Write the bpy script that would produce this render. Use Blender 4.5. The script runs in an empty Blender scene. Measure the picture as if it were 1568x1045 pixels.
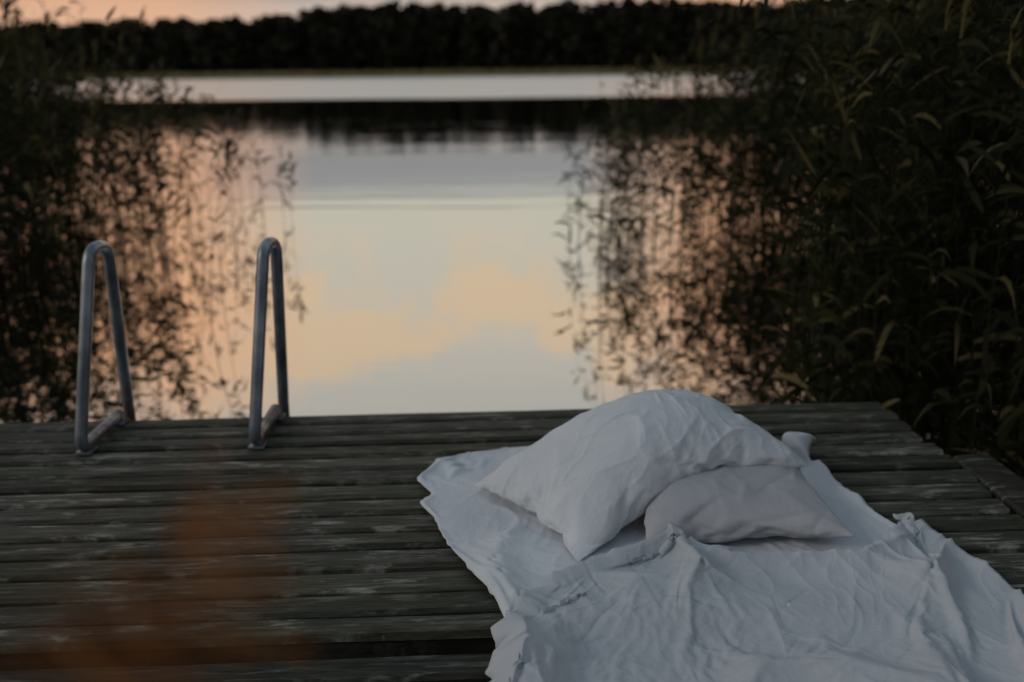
import bpy, bmesh, math, time
import numpy as np
from mathutils import Matrix, Vector, noise
T0=time.time()
rng=np.random.default_rng(7)
sc=bpy.context.scene
col=sc.collection
R=math.radians

# ------------------------------------------------------------------ helpers
def mat(name):
    m=bpy.data.materials.new(name); m.use_nodes=True
    nt=m.node_tree; nt.nodes.clear()
    out=nt.nodes.new('ShaderNodeOutputMaterial')
    return m,nt,out
def N(nt,t,**k):
    n=nt.nodes.new(t)
    for a,b in k.items(): setattr(n,a,b)
    return n
def L(nt,a,b): nt.links.new(a,b)
def mathn(nt,op,a,b=None,c=None,clamp=False):
    n=nt.nodes.new('ShaderNodeMath'); n.operation=op; n.use_clamp=clamp
    for i,v in enumerate((a,b,c)):
        if v is None: continue
        if isinstance(v,(int,float)): n.inputs[i].default_value=v
        else: nt.links.new(v,n.inputs[i])
    return n.outputs[0]
def ramp(nt,fac,stops,interp='LINEAR'):
    n=nt.nodes.new('ShaderNodeValToRGB'); n.color_ramp.interpolation=interp
    cr=n.color_ramp
    while len(cr.elements)<len(stops): cr.elements.new(0.5)
    for e,(p,c) in zip(cr.elements,stops):
        e.position=p
        if isinstance(c,(int,float)): c=(c,c,c)
        e.color=(*c,1)
    nt.links.new(fac,n.inputs[0]); return n.outputs[0]
def mixc(nt,fac,a,b,blend='MIX'):
    n=nt.nodes.new('ShaderNodeMix'); n.data_type='RGBA'; n.blend_type=blend
    for s,v in ((n.inputs[0],fac),(n.inputs[6],a),(n.inputs[7],b)):
        if isinstance(v,(int,float)): s.default_value=v
        elif isinstance(v,tuple): s.default_value=(*v,1)
        else: nt.links.new(v,s)
    return n.outputs[2]
def noise_n(nt,vec,scale,detail=3,rough=.5,mapscale=None):
    if mapscale:
        mp=N(nt,'ShaderNodeMapping'); mp.inputs['Scale'].default_value=mapscale
        nt.links.new(vec,mp.inputs[0]); vec=mp.outputs[0]
    n=N(nt,'ShaderNodeTexNoise'); n.inputs['Scale'].default_value=scale
    n.inputs['Detail'].default_value=detail; n.inputs['Roughness'].default_value=rough
    nt.links.new(vec,n.inputs['Vector']); return n.outputs['Fac']
def obj_from(name,verts,faces,m=None,smooth=False,parent=None):
    me=bpy.data.meshes.new(name)
    me.from_pydata([tuple(map(float,v)) for v in verts],[],[tuple(map(int,f)) for f in faces]); me.update()
    o=bpy.data.objects.new(name,me); col.objects.link(o)
    if m: me.materials.append(m)
    if smooth: me.polygons.foreach_set('use_smooth',[True]*len(me.polygons))
    if parent: o.parent=parent
    return o
def quads_obj(name,V,F,m,attr=None):
    me=bpy.data.meshes.new(name)
    me.vertices.add(len(V)); me.vertices.foreach_set('co',V.astype(np.float32).ravel())
    n=len(F); k=F.shape[1]
    me.loops.add(n*k); me.loops.foreach_set('vertex_index',F.astype(np.int32).ravel())
    me.polygons.add(n); me.polygons.foreach_set('loop_start',np.arange(0,n*k,k,dtype=np.int32))
    me.polygons.foreach_set('loop_total',np.full(n,k,dtype=np.int32))
    me.update(calc_edges=True)
    if attr is not None:
        a=me.attributes.new('tint','FLOAT','POINT'); a.data.foreach_set('value',attr.astype(np.float32))
    o=bpy.data.objects.new(name,me); col.objects.link(o); me.materials.append(m)
    return o
def empty(name,loc=(0,0,0)):
    e=bpy.data.objects.new(name,None); e.location=loc; col.objects.link(e); return e

# ------------------------------------------------------------------ world
SUN_EL,SUN_ROT=R(5),R(230)
w=bpy.data.worlds.new("World"); sc.world=w; w.use_nodes=True
nt=w.node_tree; nt.nodes.clear()
wo=N(nt,'ShaderNodeOutputWorld'); bg=N(nt,'ShaderNodeBackground')
sky=N(nt,'ShaderNodeTexSky'); sky.sky_type='NISHITA'; sky.sun_disc=False
sky.sun_elevation=SUN_EL; sky.sun_rotation=SUN_ROT
tc=N(nt,'ShaderNodeTexCoord'); sep=N(nt,'ShaderNodeSeparateXYZ'); L(nt,tc.outputs['Generated'],sep.inputs[0])
x,y,z=sep.outputs
wob=noise_n(nt,tc.outputs['Generated'],3.0,4,.55,(1,1,4))
zz=mathn(nt,'ADD',z,mathn(nt,'MULTIPLY',mathn(nt,'SUBTRACT',wob,.5),.03))
base=ramp(nt,zz,[(0,(.60,.46,.37)),(.058,(.58,.48,.42)),(.074,(.29,.29,.295)),(.108,(.32,.33,.34)),(.130,(.60,.575,.48)),
                 (.24,(.61,.57,.49)),(.36,(.47,.465,.44)),(.6,(.29,.34,.39)),(1,(.20,.26,.325))])
cl=noise_n(nt,tc.outputs['Generated'],8,5,.6,(1,1,1.5))
clm=ramp(nt,cl,[(.43,0),(.60,1)],'EASE')
lowm=ramp(nt,z,[(.14,0),(.2,1),(.29,1),(.38,0)])
c1=mixc(nt,mathn(nt,'MULTIPLY',mathn(nt,'MULTIPLY',clm,lowm),.7),base,(.80,.57,.35))
ax=mathn(nt,'ABSOLUTE',mathn(nt,'ADD',x,.06))
side=ramp(nt,ax,[(.13,0),(.25,1)])
sel=ramp(nt,z,[(0,.6),(.12,.95),(.24,.95),(.33,.30),(.5,0)])
c2=mixc(nt,mathn(nt,'MULTIPLY',mathn(nt,'MULTIPLY',side,sel),.90),c1,(.88,.46,.25))
back=ramp(nt,mathn(nt,'MULTIPLY',y,-1),[(.0,0),(.45,1)])
c3=mixc(nt,mathn(nt,'MULTIPLY',back,.9),c2,(.13,.155,.185))
skyc=mixc(nt,1.0,sky.outputs[0],(.05,.06,.07),'MULTIPLY')
fin=mixc(nt,.94,skyc,c3)
L(nt,fin,bg.inputs[0]); bg.inputs[1].default_value=1.0; L(nt,bg.outputs[0],wo.inputs[0])

sun=bpy.data.lights.new('sun','SUN'); sun.energy=.6; sun.angle=R(18); sun.color=(1,.97,.95)
so=bpy.data.objects.new('sun',sun); col.objects.link(so)
so.rotation_euler=(R(63),0,R(-66))

# ------------------------------------------------------------------ camera
cam=bpy.data.cameras.new('camera'); co=bpy.data.objects.new('camera',cam); col.objects.link(co)
co.matrix_world=Matrix.Translation((0,0,1.35))@Matrix.Rotation(R(90-15.2),4,'X')@Matrix.Rotation(R(-.6),4,'Z')
cam.lens=35; cam.sensor_width=36; cam.clip_end=6000; cam.clip_start=.05
cam.dof.use_dof=True; cam.dof.focus_distance=2.6; cam.dof.aperture_fstop=1.6
sc.camera=co
sc.view_settings.view_transform='Standard'

WZ=-.5
# ------------------------------------------------------------------ water
m,nt,out=mat('lake_water')
g=N(nt,'ShaderNodeNewGeometry'); s=N(nt,'ShaderNodeSeparateXYZ'); L(nt,g.outputs['Position'],s.inputs[0])
P=g.outputs['Position']
wv=noise_n(nt,P,.035,3,.5,(1,2.5,1))
dist=mathn(nt,'ADD',s.outputs[1],mathn(nt,'MULTIPLY',mathn(nt,'SUBTRACT',wv,.5),26))
far=ramp(nt,mathn(nt,'DIVIDE',dist,200),[(.345,0),(.40,1)])
wig=noise_n(nt,P,.25,3,.5)
my=mathn(nt,'ADD',s.outputs[1],mathn(nt,'MULTIPLY',mathn(nt,'SUBTRACT',wig,.5),2.4))
mid=ramp(nt,mathn(nt,'DIVIDE',my,60),[(.222,0),(.232,.5),(.240,.1),(.252,.55),(.262,.15),(.5,.3),(1,.7)])
gl=N(nt,'ShaderNodeBsdfGlossy')
gl.distribution='GGX'
gl.inputs['Color'].default_value=(.93,.92,.90,1)
rg=mathn(nt,'ADD',mathn(nt,'MULTIPLY',far,.34),mathn(nt,'ADD',.010,mathn(nt,'MULTIPLY',mid,.02)))
L(nt,rg,gl.inputs['Roughness'])
r1=noise_n(nt,P,1.3,3,.5,(.5,1.6,1)); r2=noise_n(nt,P,.25,2,.5,(.4,1.6,1))
hgt=mathn(nt,'ADD',mathn(nt,'MULTIPLY',r1,mathn(nt,'ADD',.0018,mathn(nt,'MULTIPLY',mid,.007))),mathn(nt,'MULTIPLY',r2,mathn(nt,'ADD',.004,mathn(nt,'MULTIPLY',mid,.015))))
bp=N(nt,'ShaderNodeBump'); bp.inputs['Strength'].default_value=1; bp.inputs['Distance'].default_value=1
L(nt,hgt,bp.inputs['Height']); L(nt,bp.outputs[0],gl.inputs['Normal'])
df=N(nt,'ShaderNodeBsdfDiffuse'); df.inputs[0].default_value=(.02,.022,.018,1)
lw=N(nt,'ShaderNodeFresnel'); lw.inputs[0].default_value=1.33
fac=ramp(nt,lw.outputs[0],[(.02,.35),(.12,.88),(.4,.97)])
mx=N(nt,'ShaderNodeMixShader'); L(nt,fac,mx.inputs[0]); L(nt,df.outputs[0],mx.inputs[1]); L(nt,gl.outputs[0],mx.inputs[2])
L(nt,mx.outputs[0],out.inputs[0])
obj_from('lake_water',[(-1500,-6,WZ),(1500,-6,WZ),(1500,412,WZ),(-1500,412,WZ)],[(0,1,2,3)],m)

# ------------------------------------------------------------------ ground
m,nt,out=mat('ground')
b=N(nt,'ShaderNodeBsdfPrincipled'); b.inputs['Roughness'].default_value=.9
tc=N(nt,'ShaderNodeTexCoord')
f=noise_n(nt,tc.outputs['Object'],.3,4)
L(nt,ramp(nt,f,[(.3,(.035,.04,.015)),(.7,(.10,.085,.04))]),b.inputs['Base Color']); L(nt,b.outputs[0],out.inputs[0])
vs=[];fs=[]
xs=np.linspace(-1500,1500,121); ys=[400,404,410,440,600,1200,3000]; hz=[-.7,-.35,.3,1.2,3,6,8]
for j,yy in enumerate(ys):
    for i,xx in enumerate(xs):
        vs.append((xx,yy+3*math.sin(xx*.031)+2*math.sin(xx*.11+1),hz[j]))
for j in range(len(ys)-1):
    for i in range(120):
        a=j*121+i; fs.append((a,a+1,a+122,a+121))
k=len(vs)
ys2=[-1500,-40,-8,-4,-2.5]; hz2=[1.5,.6,.2,-.2,-.9]
for j,yy in enumerate(ys2):
    for i,xx in enumerate(xs): vs.append((xx,yy+(.6*math.sin(xx*.07) if j>1 else 0),hz2[j]))
for j in range(4):
    for i in range(120):
        a=k+j*121+i; fs.append((a,a+1,a+122,a+121))
obj_from('ground',vs,fs,m,True)

# ------------------------------------------------------------------ leaf materials
def leafmat(name,c0,c1,tr=.25,mid=None):
    m,nt,out=mat(name)
    at=N(nt,'ShaderNodeAttribute',attribute_name='tint')
    d=N(nt,'ShaderNodeBsdfPrincipled'); d.inputs['Roughness'].default_value=.7
    d.inputs['Specular IOR Level'].default_value=.1
    st=[(0,c0),(1,c1)] if mid is None else [(0,c0),(.6,mid),(1,c1)]
    c=ramp(nt,at.outputs['Fac'],st); L(nt,c,d.inputs['Base Color'])
    t=N(nt,'ShaderNodeBsdfTranslucent'); L(nt,c,t.inputs[0])
    mx=N(nt,'ShaderNodeMixShader'); mx.inputs[0].default_value=tr
    L(nt,d.outputs[0],mx.inputs[1]); L(nt,t.outputs[0],mx.inputs[2]); L(nt,mx.outputs[0],out.inputs[0])
    return m

# ------------------------------------------------------------------ distant forest
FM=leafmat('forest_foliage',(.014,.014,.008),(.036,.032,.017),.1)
def interp(v,a,b): return float(np.interp(v,a,b))
V=[];F=[];A=[]
nV=0
n_tree=1100
for i in range(n_tree):
    row=i%3
    xx=rng.uniform(-420,420); yy=418+row*14+rng.uniform(-6,6)
    H=interp(xx,[-420,-205,-150,-60,0,60,420],[19,20,22,27,27.5,28,29])*rng.uniform(.80,1.0)*(1+.03*row)*(1+.06*math.sin(xx*.045)*math.sin(xx*.013))
    rad=rng.uniform(3.0,7.0)
    n=130
    th=rng.uniform(0,2*np.pi,n); t=rng.uniform(0,1,n)
    hh=H*(.05+.95*t)
    prof=np.sqrt(np.clip(1-(np.abs(t-.45)/.57)**2.2,0,1))
    rr=rad*prof*rng.uniform(.35,1.1,n)
    c=np.stack([xx+rr*np.cos(th)+rng.normal(0,.5,n),yy+rr*np.sin(th),hh+.3],1)
    sz=rng.uniform(.8,2.1,n)
    d1=rng.normal(size=(n,3)); d1/=np.linalg.norm(d1,axis=1)[:,None]
    d2=np.cross(d1,rng.normal(size=(n,3))); d2/=np.linalg.norm(d2,axis=1)[:,None]
    q=np.stack([c+d1*sz[:,None],c+d2*sz[:,None],c-d1*sz[:,None]*.9,c-d2*sz[:,None]],1).reshape(-1,3)
    V.append(q); F.append(nV+np.arange(4*n).reshape(n,4)); nV+=4*n
    A.append(np.repeat(rng.uniform(0,1)*.5+rng.uniform(0,.5,n),4))
    tr=.25
    q=np.array([[xx-tr,yy,0],[xx+tr,yy,0],[xx+tr*.4,yy,H*.9],[xx-tr*.4,yy,H*.9],
                [xx,yy-tr,0],[xx,yy+tr,0],[xx,yy+tr*.4,H*.9],[xx,yy-tr*.4,H*.9]])
    V.append(q); F.append(nV+np.arange(8).reshape(2,4)); nV+=8; A.append(np.full(8,.3))
n=14000
xx=rng.uniform(-430,430,n); yy=rng.uniform(412,470,n); hh=rng.uniform(0,1,n)*np.interp(xx,[-420,-205,-60,60,420],[15,16,21,22,23])
c=np.stack([xx,yy,hh],1); sz=rng.uniform(1.8,3.2,n)
d1=rng.normal(size=(n,3)); d1[:,1]*=.3; d1/=np.linalg.norm(d1,axis=1)[:,None]
d2=np.cross(d1,np.array([0,1,0])+.3*rng.normal(size=(n,3))); d2/=np.linalg.norm(d2,axis=1)[:,None]
q=np.stack([c+d1*sz[:,None],c+d2*sz[:,None],c-d1*sz[:,None],c-d2*sz[:,None]],1).reshape(-1,3)
V.append(q); F.append(nV+np.arange(4*n).reshape(n,4)); nV+=4*n; A.append(np.repeat(rng.uniform(0,.6,n),4))
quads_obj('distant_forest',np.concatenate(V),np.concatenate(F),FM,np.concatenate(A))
SM=leafmat('shore_reed_leaf',(.22,.18,.08),(.40,.33,.15),.2)
n=9000
xx=rng.uniform(-420,420,n); yy=rng.uniform(399,408,n)+3*np.sin(xx*.031); h=rng.uniform(1.6,2.8,n); wd=rng.uniform(.15,.35,n); ln=rng.uniform(-.3,.3,n)
q=np.stack([np.stack([xx-wd,yy,np.full(n,-.6)],1),np.stack([xx+wd,yy,np.full(n,-.6)],1),np.stack([xx+wd*.4+ln,yy,h-.5],1),np.stack([xx-wd*.4+ln,yy,h-.5],1)],1).reshape(-1,3)
quads_obj('shore_reeds',q,np.arange(4*n).reshape(n,4),SM,np.repeat(rng.uniform(0,1,n),4))

# ------------------------------------------------------------------ reeds
RM=leafmat('reed_leaf',(.012,.014,.007),(.18,.145,.062),.3,(.040,.044,.017))
def reeds(name,P,H,nleaf=9,seed=1,leafw=.014,plume=.3,tmin=.25,M=None,leanamt=.13,stemr=.0042):
    r=np.random.default_rng(seed)
    n=len(P)
    nleaf=np.broadcast_to(nleaf,(n,)); tmin=np.broadcast_to(tmin,(n,))
    b0=np.full(n,WZ-.05)
    Vl=[];Fl=[];Al=[];nv=0
    def add(q,a):
        nonlocal nv
        n,k=q.shape[:2]
        idx=np.arange(n*k*2).reshape(n,k,2)
        f=np.stack([idx[:,:-1,0],idx[:,:-1,1],idx[:,1:,1],idx[:,1:,0]],-1).reshape(-1,4)
        Vl.append(q.reshape(-1,3)); Fl.append(f+nv); nv+=n*k*2
        Al.append(np.repeat(a,k*2))
    lean=r.normal(0,leanamt,(n,2)); lean[:,0]+=.03
    def stempos(t,idx):
        b=np.zeros((len(idx),3)); b[:,:2]=P[idx]
        b[:,:2]+=lean[idx]*H[idx,None]*(t**1.8)[:,None]; b[:,2]=b0[idx]+H[idx]*t*(1-.04*t)
        return b
    tint=r.uniform(0,1,n)**1.5
    ts=np.linspace(0,1,5)
    for ang in (0,np.pi/2):
        an=r.uniform(0,np.pi,n)+ang
        q=np.zeros((n,5,2,3))
        for i,t in enumerate(ts):
            c=stempos(np.full(n,t),np.arange(n)); wd=stemr*(1-.75*t)
            o=np.stack([np.cos(an)*wd,np.sin(an)*wd,np.zeros(n)],1)
            q[:,i,0]=c-o; q[:,i,1]=c+o
        add(q,tint*.6)
    idx=np.repeat(np.arange(n),nleaf); m_=len(idx)
    t=tmin[idx]+(.99-tmin[idx])*r.uniform(0,1,m_); c=stempos(t,idx)
    az=r.uniform(0,2*np.pi,m_); ln=r.uniform(.14,.34,m_)*(1.1-.4*t); up=r.uniform(.2,1.4,m_)
    droop=r.uniform(.1,1.2,m_)
    wd=leafw*r.uniform(.6,1.4,m_)
    q=np.zeros((m_,5,2,3)); twist=r.uniform(0,np.pi,m_)
    sx=-np.sin(az);sy=np.cos(az)
    for i,s_ in enumerate(np.linspace(0,1,5)):
        rad=ln*s_*(1-.15*s_); zz=ln*(up*s_-droop*s_**2*1.1)
        p=c+np.stack([np.cos(az)*rad,np.sin(az)*rad,zz],1)
        ww=wd*[.5,1,.95,.6,.05][i]
        tw=twist+ .6*s_
        o=np.stack([sx*np.cos(tw)*ww,sy*np.cos(tw)*ww,np.sin(tw)*ww],1)
        q[:,i,0]=p-o;q[:,i,1]=p+o
    add(q,np.clip(tint[idx]*.5+r.uniform(0,1,m_)**3*.6,0,1))
    pi=np.nonzero(r.uniform(0,1,n)<plume)[0]
    k=14
    idx=np.repeat(pi,k); m_=len(idx)
    c=stempos(np.ones(m_)*.99,idx); az=r.uniform(0,2*np.pi,m_); ln=r.uniform(.06,.16,m_)
    c[:,2]-=r.uniform(0,.14,m_)
    q=np.zeros((m_,3,2,3))
    for i,s_ in enumerate((0,.5,1)):
        p=c+np.stack([np.cos(az)*ln*.35*s_+.03*s_,np.sin(az)*ln*.35*s_,ln*s_*(1-.4*s_)],1)
        o=np.stack([-np.sin(az)*.006*(1.1-s_),np.cos(az)*.006*(1.1-s_),np.zeros(m_)],1)
        q[:,i,0]=p-o;q[:,i,1]=p+o
    add(q,np.full(m_,.85))
    return quads_obj(name,np.concatenate(Vl),np.concatenate(Fl),M or RM,np.concatenate(Al))
def sample(n,fx,fy,dens):
    out=[]
    while len(out)<n:
        yy=rng.uniform(*fy); xx=rng.uniform(*fx)
        if rng.uniform()<dens(xx,yy): out.append((xx,yy))
    return np.array(out)
def dl(x,y):
    a=-x/y
    cl=.5+1.1*noise.noise(Vector((x*.9,y*.9,0)))
    if y<7.5 and a<.55: return 0
    e=np.interp(a,[.19,.27,.33,.40,.48],[0,.025,.13,.42,1])
    return e*max(cl,.07)
PL=sample(2150,(-10,-1.2),(5.5,18),dl)
aL=-PL[:,0]/PL[:,1]
HL=np.interp(aL,[.2,.28,.36,.5],[1.4,1.65,2.05,2.6])*rng.uniform(.62,1.08,len(PL))*np.where(rng.uniform(0,1,len(PL))<.14,1.2,1)
reeds('reed_bed',PL,HL,seed=3,nleaf=11,tmin=.2)
def dr(x,y):
    a=x/y
    cl=.55+1.1*noise.noise(Vector((x*.9+7,y*.9,3)))
    if y<4.35 and x<1.9: return 0
    if y<9: e=np.interp(a,[.27,.31,.36],[0,.5,1])*1.2
    else: e=np.interp(a,[.035,.08,.13,.2,.3],[0,.06,.30,.38,.85])
    return e*max(cl,.14)
PR=sample(3300,(.4,7.5),(2.9,15),dr)
aR=PR[:,0]/PR[:,1]; near=PR[:,1]<9
HR=np.where(near,rng.uniform(2.1,3.2,len(PR)),np.interp(aR,[.04,.12,.25,.4],[1.4,1.95,2.6,3.1])*rng.uniform(.62,1.08,len(PR))*np.where(rng.uniform(0,1,len(PR))<.12,1.15,1))
reeds('reed_bed',PR,HR,seed=5,nleaf=np.where(near,18,11),tmin=np.where(near,.03,.15))

# dry brown grass standing by the walkway, close to the viewer
DG=leafmat('dry_grass',(.12,.05,.018),(.44,.19,.06),.4)
def dry_grass():
    r=np.random.default_rng(11)
    Vl=[];Fl=[];nv=0;Al=[]
    stems=[((-.34,.28),(-.135,.385),1.25,1.0),((-.38,.30),(-.16,.38),1.225,.8),((-.40,.30),(-.19,.37),1.20,.6),((-.42,.33),(-.235,.36),1.13,.6),((-.34,.22),(-.20,.34),1.11,.5),((-.5,.3),(-.29,.35),1.10,.6),((-.45,.25),(-.25,.33),1.06,.5)]
    for (bx,by),(tx,ty),H,den in stems:
        n=14
        pts=[]
        for i in range(n):
            t=i/(n-1); pts.append(np.array([bx+(tx-bx)*t**2.4,by+(ty-by)*t**2.4,-.07+H*t]))
        for ang in (0,1.57):
            q=[]
            for i,p in enumerate(pts):
                wd=.0010*(1-.6*i/n); o=np.array([math.cos(ang)*wd,math.sin(ang)*wd,0]); q+= [p-o,p+o]
            Vl+=q
            for i in range(n-1): Fl.append((nv+2*i,nv+2*i+1,nv+2*i+3,nv+2*i+2))
            Al+=[.2]*len(q); nv+=len(q)
        for k in range(int(185*den)):
            t=1-.24*r.uniform()**1.0; p=np.array([bx+(tx-bx)*t**2.4,by+(ty-by)*t**2.4,-.07+H*t])
            az=r.uniform(0,6.28); l=r.uniform(.01,.095); up=r.uniform(-.6,.25)
            b_=p+np.array([math.cos(az)*l,math.sin(az)*l*.6,up*l]); wd=.0007
            o=np.array([-math.sin(az)*wd,math.cos(az)*wd,wd])
            Vl+=[p-o,p+o,b_+o*1.6,b_-o*1.6]; Fl.append((nv,nv+1,nv+2,nv+3)); nv+=4; Al+=[r.uniform()*(1 if H>1.15 else .25)]*4
    quads_obj('dry_grass',np.array(Vl),np.array(Fl),DG,np.array(Al))
dry_grass()

# floating leaves far out
LP=leafmat('lily_leaf',(.02,.03,.012),(.05,.05,.02),0)
V=[];F=[]
for i in range(130):
    g_=rng.integers(0,4); gx,gy=[(-7,31),(-3,36),(0.3,34),(-7,40)][g_]
    px=gx+rng.normal(0,1.0); py=gy+rng.normal(0,.7); rr=rng.uniform(.06,.14); a0=rng.uniform(0,6.28)
    ang=a0+np.linspace(.25,6.03,11)
    b0=len(V); V.append((px,py,WZ+.006))
    for a in ang: V.append((px+rr*math.cos(a),py+rr*math.sin(a),WZ+.006+.012*rng.uniform()))
    for j in range(10): F.append((b0,b0+1+j,b0+2+j))
obj_from('lily_pads',V,F,LP)

# ------------------------------------------------------------------ dock
YAW=R(2.5)
def dockmat(name,dark=1.0):
    m,nt,out=mat(name)
    b=N(nt,'ShaderNodeBsdfPrincipled'); b.inputs['Specular IOR Level'].default_value=.3
    tc=N(nt,'ShaderNodeTexCoord'); O=tc.outputs['Object']
    at=N(nt,'ShaderNodeAttribute',attribute_name='tint')
    mp=N(nt,'ShaderNodeCombineXYZ'); L(nt,mathn(nt,'MULTIPLY',at.outputs['Fac'],37),mp.inputs[2])
    va=N(nt,'ShaderNodeVectorMath',operation='ADD'); L(nt,O,va.inputs[0]); L(nt,mp.outputs[0],va.inputs[1]); VV=va.outputs[0]
    grain=noise_n(nt,VV,6,6,.72,(.9,14,3)); streak=noise_n(nt,VV,3.5,6,.7,(1.6,9,1)); patch=noise_n(nt,VV,2.2,4,.6,(1,2,1)); fine=noise_n(nt,VV,60,3,.6,(.3,3,1))
    c=ramp(nt,grain,[(.32,(.017,.018,.011)),(.5,(.060,.061,.045)),(.68,(.150,.150,.115))])
    c=mixc(nt,ramp(nt,streak,[(.54,0),(.65,.85)]),c,(.33,.33,.28))
    c=mixc(nt,ramp(nt,patch,[(.42,.6),(.58,0)]),c,(.020,.028,.012))
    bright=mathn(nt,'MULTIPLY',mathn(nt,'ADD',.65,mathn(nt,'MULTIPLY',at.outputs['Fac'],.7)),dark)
    cc=N(nt,'ShaderNodeCombineColor'); [L(nt,bright,cc.inputs[i]) for i in range(3)]
    c=mixc(nt,1.0,c,cc.outputs[0],'MULTIPLY')
    L(nt,c,b.inputs['Base Color'])
    L(nt,ramp(nt,fine,[(.3,.5),(.7,.85)]),b.inputs['Roughness'])
    bp=N(nt,'ShaderNodeBump'); bp.inputs['Strength'].default_value=.8; bp.inputs['Distance'].default_value=.006
    L(nt,mathn(nt,'ADD',grain,mathn(nt,'MULTIPLY',fine,.4)),bp.inputs['Height']); L(nt,bp.outputs[0],b.inputs['Normal'])
    L(nt,b.outputs[0],out.inputs[0]); return m
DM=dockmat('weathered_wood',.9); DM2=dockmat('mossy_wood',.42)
dock=empty('wooden_dock')
def board(bm,lay,x0,x1,y0,y1,z0,z1,seg=40,wav=.003,tint=None,along='x'):
    tint=rng.uniform() if tint is None else tint
    ch=.010
    rings=[]
    L0,L1=(x0,x1) if along=='x' else (y0,y1)
    a0,a1=(y0,y1) if along=='x' else (x0,x1)
    ph=rng.uniform(0,100)
    cup=rng.uniform(-.004,.004); tl=rng.uniform(-.003,.003)
    for i in range(seg+1):
        l=L0+(L1-L0)*i/seg
        w0=wav*noise.noise(Vector((l*4.5,ph,0)))*2; w1=wav*noise.noise(Vector((l*4.5,ph,9)))*2; zt=z1+.004*noise.noise(Vector((l*1.2,ph,5)))
        prof=[(a0+w0,z0),(a0+w0,zt-ch-tl),(a0+ch+w0,zt+cup-tl),((a0+a1)/2,zt-cup*.3),(a1-ch+w1,zt+cup+tl),(a1+w1,zt-ch+tl),(a1+w1,z0)]
        ring=[]
        for a,zv in prof:
            v=bm.verts.new((l,a,zv) if along=='x' else (a,l,zv)); v[lay]=tint; ring.append(v)
        rings.append(ring)
    k=7
    for i in range(seg):
        for j in range(k):
            bm.faces.new((rings[i][j],rings[i][(j+1)%k],rings[i+1][(j+1)%k],rings[i+1][j]))
    bm.faces.new(rings[0]); bm.faces.new(rings[-1][::-1])
def boards_obj(name,specs,m):
    bm=bmesh.new(); lay=bm.verts.layers.float.new('tint')
    for s_ in specs: board(bm,lay,*s_[0],**s_[1])
    bmesh.ops.recalc_face_normals(bm,faces=bm.faces)
    me=bpy.data.meshes.new(name); bm.to_mesh(me); bm.free(); me.materials.append(m)
    o=bpy.data.objects.new(name,me); col.objects.link(o); o.parent=dock
    return o
specs=[]
pitch=.1235; EDGE=3.895; XR=1.70
yy=EDGE
while yy>2.40:
    specs.append(((-4.2,XR+rng.uniform(-.015,.015),yy-pitch+.029,yy,-.034,rng.uniform(-.003,.002)),{}))
    yy-=pitch
specs.append(((-4.2,XR,2.235,yy,-.034,.004),dict(tint=.95)))
boards_obj('deck_boards',specs,DM)
specs=[]; yy=2.20
while yy>-3.5:
    specs.append(((-4.2,1.80,yy-pitch+.02,yy,-.085,-.052+rng.uniform(-.003,.003)),{}))
    yy-=pitch
boards_obj('walkway_boards',specs,DM2)
specs=[((XR+.02,XR+.17,-3.4,3.27,-.05,.0),dict(along='y')),
       ((XR+.03,XR+.07,-3.4,3.25,-.20,-.052),dict(along='y')),
       ((XR-.09,XR-.03,2.25,3.86,-.17,-.038),dict(along='y')),
       ((-4.1,-4.04,2.25,3.86,-.17,-.038),dict(along='y')),
       ((-1.3,-1.24,2.25,3.86,-.17,-.038),dict(along='y')),
       ((-4.2,XR-.03,3.79,3.84,-.17,-.040),{}),
       ((-4.2,XR-.03,2.25,2.30,-.17,-.040),{}),
       ((-4.2,1.5,-.2,-.14,-.25,-.090),{})]
boards_obj('frame_beams',specs,DM2)
pv=[];pf=[]
for px,py in ((-3.8,3.72),(-1.27,3.72),(1.5,3.72),(-3.8,.2),(1.35,.2),(-1.2,.2)):
    b0=len(pv)
    for zz in (-1.6,-.18):
        for a in range(12): pv.append((px+.06*math.cos(a*math.pi/6),py+.06*math.sin(a*math.pi/6),zz))
    for a in range(12): pf.append((b0+a,b0+(a+1)%12,b0+12+(a+1)%12,b0+12+a))
    pf.append(tuple(range(b0+12,b0+24)))
obj_from('posts',pv,pf,DM2,parent=dock)
dock.rotation_euler=(0,0,YAW)

# ------------------------------------------------------------------ swim ladder
m,nt,out=mat('galvanised_metal')
b=N(nt,'ShaderNodeBsdfPrincipled')
tc=N(nt,'ShaderNodeTexCoord'); f=noise_n(nt,tc.outputs['Object'],14,4,.6,(1,1,.4)); f2=noise_n(nt,tc.outputs['Object'],9,4,.6)
sz_=N(nt,'ShaderNodeSeparateXYZ'); L(nt,tc.outputs['Object'],sz_.inputs[0])
rust=ramp(nt,mathn(nt,'ADD',mathn(nt,'MULTIPLY',sz_.outputs[2],-1.6),mathn(nt,'MULTIPLY',f2,1.3)),[(.45,0),(.72,.85)])
c=mixc(nt,rust,ramp(nt,f,[(.3,(.13,.155,.185)),(.7,(.42,.475,.53))]),(.09,.052,.032))
L(nt,c,b.inputs['Base Color'])
L(nt,mathn(nt,'SUBTRACT',.75,mathn(nt,'MULTIPLY',rust,.6)),b.inputs['Metallic'])
L(nt,ramp(nt,f,[(.3,.5),(.7,.32)]),b.inputs['Roughness'])
L(nt,b.outputs[0],out.inputs[0]); MM=m
lad=empty('swim_ladder')
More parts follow.
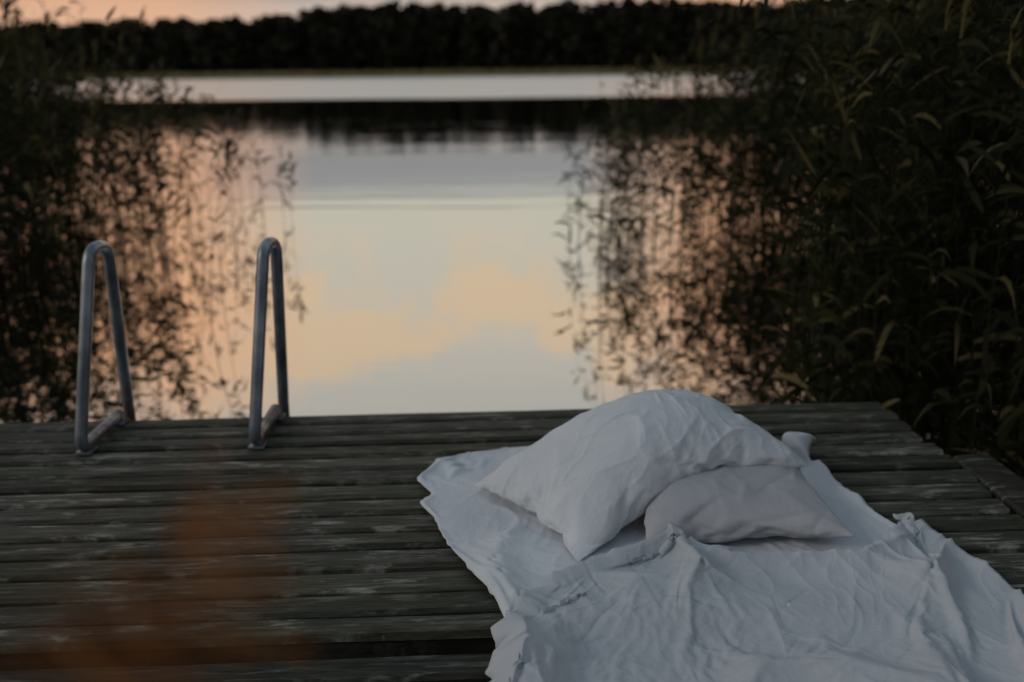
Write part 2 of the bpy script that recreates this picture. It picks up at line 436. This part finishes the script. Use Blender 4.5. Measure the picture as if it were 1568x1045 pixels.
def tube(name,pts,r,parent,res=6):
    cu=bpy.data.curves.new(name,'CURVE'); cu.dimensions='3D'
    sp=cu.splines.new('POLY'); sp.points.add(len(pts)-1)
    for p,q in zip(sp.points,pts): p.co=(*q,1)
    cu.bevel_depth=r; cu.bevel_resolution=res; cu.use_fill_caps=True
    o=bpy.data.objects.new(name,cu); col.objects.link(o)
    dg=bpy.context.evaluated_depsgraph_get(); me=bpy.data.meshes.new_from_object(o.evaluated_get(dg))
    bpy.data.objects.remove(o)
    o=bpy.data.objects.new(name,me); col.objects.link(o); me.materials.clear(); me.materials.append(MM)
    me.polygons.foreach_set('use_smooth',[True]*len(me.polygons))
    o.parent=parent; return o
def fillet(P,rads,n=8):
    P=[Vector(p) for p in P]; out=[P[0]]
    for i in range(1,len(P)-1):
        a=(P[i-1]-P[i]); b_=(P[i+1]-P[i]); r=min(rads[i-1],a.length*.49,b_.length*.49)
        s0=P[i]+a.normalized()*r; s1=P[i]+b_.normalized()*r
        for j in range(n+1):
            t=j/n; out.append((1-t)**2*s0+2*t*(1-t)*P[i]+t*t*s1)
    out.append(P[-1]); return out
def rail(name,xb,yb,xt,yback):
    pts=[(xb-.01,yback-.03,.03),(xb,yb,.03),(xt-.005,yb+.12,.750),(xt+.010,yback-.175,.742),(xb+.005,yback+.045,.0),(xb+.005,yback+.10,-1.3)]
    tube(name,fillet(pts,[.06,.06,.06,.06]),.0225,lad)
    bm=bmesh.new()
    for yy in (yb+.05,yback-.06):
        r=bmesh.ops.create_cube(bm,size=1)
        bmesh.ops.scale(bm,vec=(.06,.08,.008),verts=r['verts']); bmesh.ops.translate(bm,vec=(xb,yy,.008),verts=r['verts'])
    bmesh.ops.bevel(bm,geom=bm.edges[:],offset=.002,segments=2,affect='EDGES')
    me=bpy.data.meshes.new(name+'_plate'); bm.to_mesh(me); bm.free(); me.materials.append(MM)
    o=bpy.data.objects.new(name+'_plate',me); col.objects.link(o); o.parent=lad
rail('handrail_a',-1.58,3.41,-1.505,3.83)
rail('handrail_b',-.955,3.45,-.89,3.87)
for i,zz in enumerate((-.25,-.55,-.85)):
    tube('rung_%d'%i,[(-1.575,3.92,zz),(-.95,3.955,zz)],.016,lad)

# ------------------------------------------------------------------ cloth
def clothmat(name,c0,c1,bump=.4):
    m,nt,out=mat(name)
    b=N(nt,'ShaderNodeBsdfPrincipled'); b.inputs['Roughness'].default_value=.9
    b.inputs['Specular IOR Level'].default_value=.15
    tc=N(nt,'ShaderNodeTexCoord'); O=tc.outputs['Object']
    f=noise_n(nt,O,3,4)
    L(nt,ramp(nt,f,[(.3,c0),(.7,c1)]),b.inputs['Base Color'])
    d=noise_n(nt,O,34,4,.6); d=mathn(nt,'ABSOLUTE',mathn(nt,'SUBTRACT',d,.5))
    wv=noise_n(nt,O,380,3,.7)
    h=mathn(nt,'ADD',mathn(nt,'MULTIPLY',d,.7),mathn(nt,'MULTIPLY',wv,.16))
    bp=N(nt,'ShaderNodeBump'); bp.inputs['Strength'].default_value=bump; bp.inputs['Distance'].default_value=.02
    L(nt,h,bp.inputs['Height']); L(nt,bp.outputs[0],b.inputs['Normal'])
    L(nt,b.outputs[0],out.inputs[0]); return m
CM=clothmat('white_linen',(.61,.645,.665),(.69,.72,.74))
CMD=clothmat('duvet_linen',(.45,.485,.51),(.52,.555,.58))
CM2=clothmat('grey_linen',(.42,.425,.44),(.49,.495,.505),.3)

def simulate(o,frames,setup,gravity=(0,0,-9.81)):
    sc.gravity=gravity
    sc.frame_start=1; sc.frame_end=frames+2
    md=o.modifiers.new('cloth','CLOTH'); setup(md)
    md.point_cache.frame_start=1; md.point_cache.frame_end=frames+2
    for f in range(1,frames+1): sc.frame_set(f)
    dg=bpy.context.evaluated_depsgraph_get()
    me=bpy.data.meshes.new_from_object(o.evaluated_get(dg))
    o.modifiers.clear(); o.data=me
    sc.frame_set(1)
    return o
def pillow(name,a,b,nx,ny,pressure,m,seed):
    idx={};vs=[];fs=[]
    for side in (1,-1):
        for j in range(ny+1):
            for i in range(nx+1):
                if side==-1 and (i in (0,nx) or j in (0,ny)):
                    idx[(side,i,j)]=idx[(1,i,j)]; continue
                idx[(side,i,j)]=len(vs)
                X=(i/nx-.5)*a; Y=(j/ny-.5)*b
                e=min(i,nx-i,j,ny-j)
                zz=side*(.004*min(e,4)+.004*noise.noise(Vector((X*14,Y*14,seed+side))))*(1 if e else 0)
                vs.append((X,Y,zz))
        for j in range(ny):
            for i in range(nx):
                f=[idx[(side,i,j)],idx[(side,i+1,j)],idx[(side,i+1,j+1)],idx[(side,i,j+1)]]
                fs.append(f if side==1 else f[::-1])
    o=obj_from(name,vs,fs,m,True)
    def st(md):
        s_=md.settings
        s_.quality=5; s_.mass=.15; s_.use_pressure=True; s_.uniform_pressure_force=pressure
        s_.tension_stiffness=25; s_.compression_stiffness=25; s_.shear_stiffness=8; s_.bending_stiffness=.05
        s_.air_damping=4
        md.collision_settings.use_collision=False
    simulate(o,30,st,(0,0,0))
    return o
p2=pillow('grey_pillow',.64,.56,44,38,3.0,CM2,1)
p1=pillow('white_pillow',.98,.66,60,42,3.0,CM,5)
def getco(o):
    a=np.empty(len(o.data.vertices)*3,np.float32); o.data.vertices.foreach_get('co',a); return a.reshape(-1,3).astype(float)
def setco(o,c):
    o.data.vertices.foreach_set('co',c.astype(np.float32).ravel()); o.data.update()
def deform(o,fn): setco(o,fn(getco(o)))
def norm_thick(th):
    def fn(c):
        c=c.copy(); c[:,2]*=th/(c[:,2].max()-c[:,2].min()); return c
    return fn
def subdivide(o,lv):
    md=o.modifiers.new('s','SUBSURF'); md.levels=lv; md.render_levels=lv
    dg=bpy.context.evaluated_depsgraph_get(); me=bpy.data.meshes.new_from_object(o.evaluated_get(dg))
    o.modifiers.clear(); o.data=me; me.polygons.foreach_set('use_smooth',[True]*len(me.polygons))
def ridge(p): return (1-abs(noise.noise(p))*2.2)
def crumple(p,s=1.0,aniso=(1,1,1)):
    q=Vector((p[0]*aniso[0],p[1]*aniso[1],p[2]*aniso[2]))
    w_=Vector((noise.noise(q*3+Vector((5,0,0))),noise.noise(q*3+Vector((0,9,0))),noise.noise(q*3+Vector((0,0,4)))))*.18
    q=q+w_
    a=max(ridge(q*4.5*s),0)**3; b_=max(ridge(q*10*s+Vector((3,3,3))),0)**3; c=max(ridge(q*21*s),0)**2
    msk=.45+.9*max(0,noise.noise(q*2.2+Vector((8,1,1)))+.25)
    return (a*.8+b_*.4+c*.12)*msk
def creases(c,n,seed,box,ang=None,amp=(.003,.009),ln=(.06,.30),w=(.004,.010)):
    r=np.random.default_rng(seed); h=np.zeros(len(c))
    for i in range(n):
        cx=r.uniform(box[0],box[1]); cy=r.uniform(box[2],box[3])
        a=r.uniform(0,np.pi) if ang is None else r.normal(ang[r.integers(0,len(ang))],.28)
        l=r.uniform(*ln)/2; wd=r.uniform(*w); am=r.uniform(*amp)*(1 if r.uniform()<.72 else -.8); k=r.normal(0,1.0)
        dx=c[:,0]-cx; dy=c[:,1]-cy
        u=dx*np.cos(a)+dy*np.sin(a); v=-dx*np.sin(a)+dy*np.cos(a)-k*u*u
        t=np.clip(1-(u/l)**2,0,1)
        side=np.where(v>0,wd*1.0,wd*3.0)
        h+=am*t*np.exp(-np.abs(v)/side)
    return h
def displace(o,amp,s,aniso=(1,1,1),off=(0,0,0),cr=None):
    c=getco(o); nr=np.empty(len(c)*3,np.float32); o.data.vertices.foreach_get('normal',nr); nr=nr.reshape(-1,3)
    h=np.array([crumple((p[0]+off[0],p[1]+off[1],p[2]+off[2]),s,aniso) for p in c])
    h=(h-.3)*amp
    if cr: h=h+creases(c,**cr)
    h=.013*np.tanh(h/.013)
    setco(o,c+nr*h[:,None])
deform(p2,norm_thick(.145)); deform(p1,norm_thick(.20))
subdivide(p1,2); subdivide(p2,1)
displace(p1,.008,.9,(1.,1.5,1),(3,1,0),dict(n=50,seed=4,box=(-.46,.46,-.3,.3),ang=(0.2,1.3,2.6),amp=(.003,.010),ln=(.08,.34)))
displace(p2,.005,.8,(1,1,1),(7,4,0),dict(n=18,seed=6,box=(-.3,.3,-.26,.26)))
def place(o,loc,yaw,tilt_x,tilt_y,fn=None):
    M=Matrix.Translation(loc)@Matrix.Rotation(R(yaw),4,'Z')@Matrix.Rotation(R(tilt_y),4,'Y')@Matrix.Rotation(R(tilt_x),4,'X')
    def f(c):
        if fn: c=fn(c)
        A_=np.array(M); return c@A_[:3,:3].T+A_[:3,3]
    deform(o,f)
place(p2,(.655,2.81,.085),3,3,0)
def bend(c):
    c=c.copy(); u=c[:,0]/.45; v=c[:,1]/.29
    c[:,2]+= -.065*u**2-.03*(u<-.3)*(-u-.3)
    c[:,2]+= .040*np.exp(-((u-.05)/.65)**2-((v-.1)/.8)**2)*(c[:,2]>-.03)
    c[:,2]-= .03*v**2*(v>0)
    c[:,2]-= .035*v**2*(v<0)
    return c
place(p1,(.395,2.98,.185),31,6,-9,bend)
def clampz(o,zmin):
    def f(c):
        c=c.copy(); lo=c[:,2]<zmin+.02
        c[lo,2]=zmin+.02*np.exp((c[lo,2]-zmin-.02)/.05)
        return c
    deform(o,f)
clampz(p1,.022); clampz(p2,.02)

prof=[(4.2,0.006),(2.24,.006),(2.18,-.042),(.5,-.045)]
cv=[];cf=[]
for yy,zv in prof: cv+= [(-1.5,yy,zv),(2.5,yy,zv)]
for i in range(3): cf.append((2*i,2*i+2,2*i+3,2*i+1))
coll=obj_from('tmp_collider',cv,cf)
def mkcoll(o,th=.006):
    o.modifiers.new('coll','COLLISION'); o.collision.thickness_outer=th; o.collision.cloth_friction=15; o.collision.damping=.5
mkcoll(coll)
def sheet(name,xl,xr,yb,yt,nx,ny,z0,amp,grow,m,seed,frames=26,extra=None,pinz=.02,pinp=.0022,bend_=.08):
    r=np.random.default_rng(int(seed))
    vs=[];fs=[];pins=[]
    for j in range(ny+1):
        for i in range(nx+1):
            u=i/nx; v=j/ny
            y_=yb+(yt(u)-yb)*v
            x_=(1-u)*xl(y_)+u*xr(y_)
            x_+=.022*noise.noise(Vector((x_*4,y_*4,seed))); y_+=.024*noise.noise(Vector((x_*4,y_*4,seed+4)))
            n1=noise.noise(Vector((x_*3+seed,y_*2.2,seed))); n2=noise.noise(Vector((x_*8+seed,y_*6,seed)))
            ex=extra(x_,y_) if extra else 0
            zz=z0+amp*(.6+n1+.5*n2)+ex
            border=i in (0,nx) or j in (0,ny)
            fl=-.045 if y_<2.2 else 0
            if (border and (i+j)%11==0) or ((not border) and r.uniform()<pinp):
                pins.append(len(vs)); zz=pinz+ex+fl+(.006*noise.noise(Vector((x_*9,y_*9,1))))+(0 if border else .01)
            elif border: zz=pinz+.012+ex+fl
            vs.append((x_,y_,zz))
    for j in range(ny):
        for i in range(nx):
            a=j*(nx+1)+i; fs.append((a,a+1,a+nx+2,a+nx+1))
    o=obj_from(name,vs,fs,m,True)
    vg=o.vertex_groups.new(name='pin'); vg.add(pins,1.0,'REPLACE')
    o.shape_key_add(name='Basis'); kb=o.shape_key_add(name='rest')
    cen=np.mean(np.array(vs),0)
    rest=np.array(vs); rest[:,2]=z0; rest=(rest-cen)*(1+grow)+cen
    kb.data.foreach_set('co',rest.astype(np.float32).ravel()); kb.value=0
    def st(md):
        s_=md.settings
        s_.quality=5; s_.mass=.2; s_.tension_stiffness=15; s_.compression_stiffness=15; s_.shear_stiffness=5; s_.bending_stiffness=bend_
        s_.air_damping=3
        s_.vertex_group_mass='pin'; s_.rest_shape_key=kb
        md.collision_settings.distance_min=.005
        md.collision_settings.collision_quality=2
    simulate(o,frames,st)
    return o
xl=lambda y_: interp(y_,[1.3,1.99,2.2,2.3,2.58,2.8,2.93,3.02,3.14,3.4,3.5],[-.1,-.06,-.03,-.06,-.165,-.24,-.31,-.27,-.34,-.2,-.08])
xr=lambda y_: interp(y_,[1.3,2.16,2.67,3.1,3.2,3.34,3.5],[1.3,1.25,1.19,1.08,1.05,1.10,1.0])
ex1=lambda x_,y_: .16*math.exp(-((x_-1.02)/.07)**2-((y_-3.30)/.10)**2)+.05*math.exp(-((x_+.22)/.09)**2-((y_-3.2)/.12)**2)
s1=sheet('bed_sheet',xl,xr,1.3,lambda u:interp(u,[0,.15,.3,.7,1],[3.36,3.42,3.56,3.5,3.45]),110,150,.026,.022,.06,CM,2.,24,ex1,.012)
mkcoll(s1,.004); mkcoll(p2,.004)
xl2=lambda y_: interp(y_,[1.2,1.95,2.2,2.35,2.5,2.65],[-.12,-.09,-.04,.02,.12,.24])
xr2=lambda y_: interp(y_,[1.2,2.16,2.67,3.05],[1.42,1.34,1.25,1.12])
yt2=lambda u: interp(u,[0,.1,.22,.30,.42,.72,.85,1],[2.42,2.50,2.62,2.60,2.52,2.50,2.62,2.86])
ex2=lambda x_,y_: .055*math.exp(-((x_-.36)/.11)**2-((y_-2.57)/.11)**2)
s2=sheet('duvet',xl2,xr2,1.2,yt2,110,130,.08,.030,.035,CMD,9.,26,ex2,.045,.0008,.25)
for o in (s1,s2,p1,p2):
    for md in list(o.modifiers): o.modifiers.remove(md)
bpy.data.objects.remove(coll)
subdivide(s1,1); subdivide(s2,2)
displace(s1,.005,.9,(1.3,.9,1),(1,2,3),dict(n=80,seed=21,box=(-.3,1.2,2.0,3.5),amp=(.003,.009)))
displace(s2,.005,.9,(1.3,.9,1),(6,1,3),dict(n=120,seed=22,box=(-.1,1.35,1.5,2.8),ang=(.5,1.7,2.5),amp=(.003,.009),ln=(.08,.45),w=(.003,.009)))
for o,th in ((s1,.004),(s2,.010)):
    md=o.modifiers.new('sol','SOLIDIFY'); md.thickness=th; md.offset=-1
for o in (s1,s2,p1,p2):
    o.data.polygons.foreach_set('use_smooth',[True]*len(o.data.polygons))
    if not o.data.materials: o.data.materials.append(CM)
print('TOTAL',time.time()-T0)
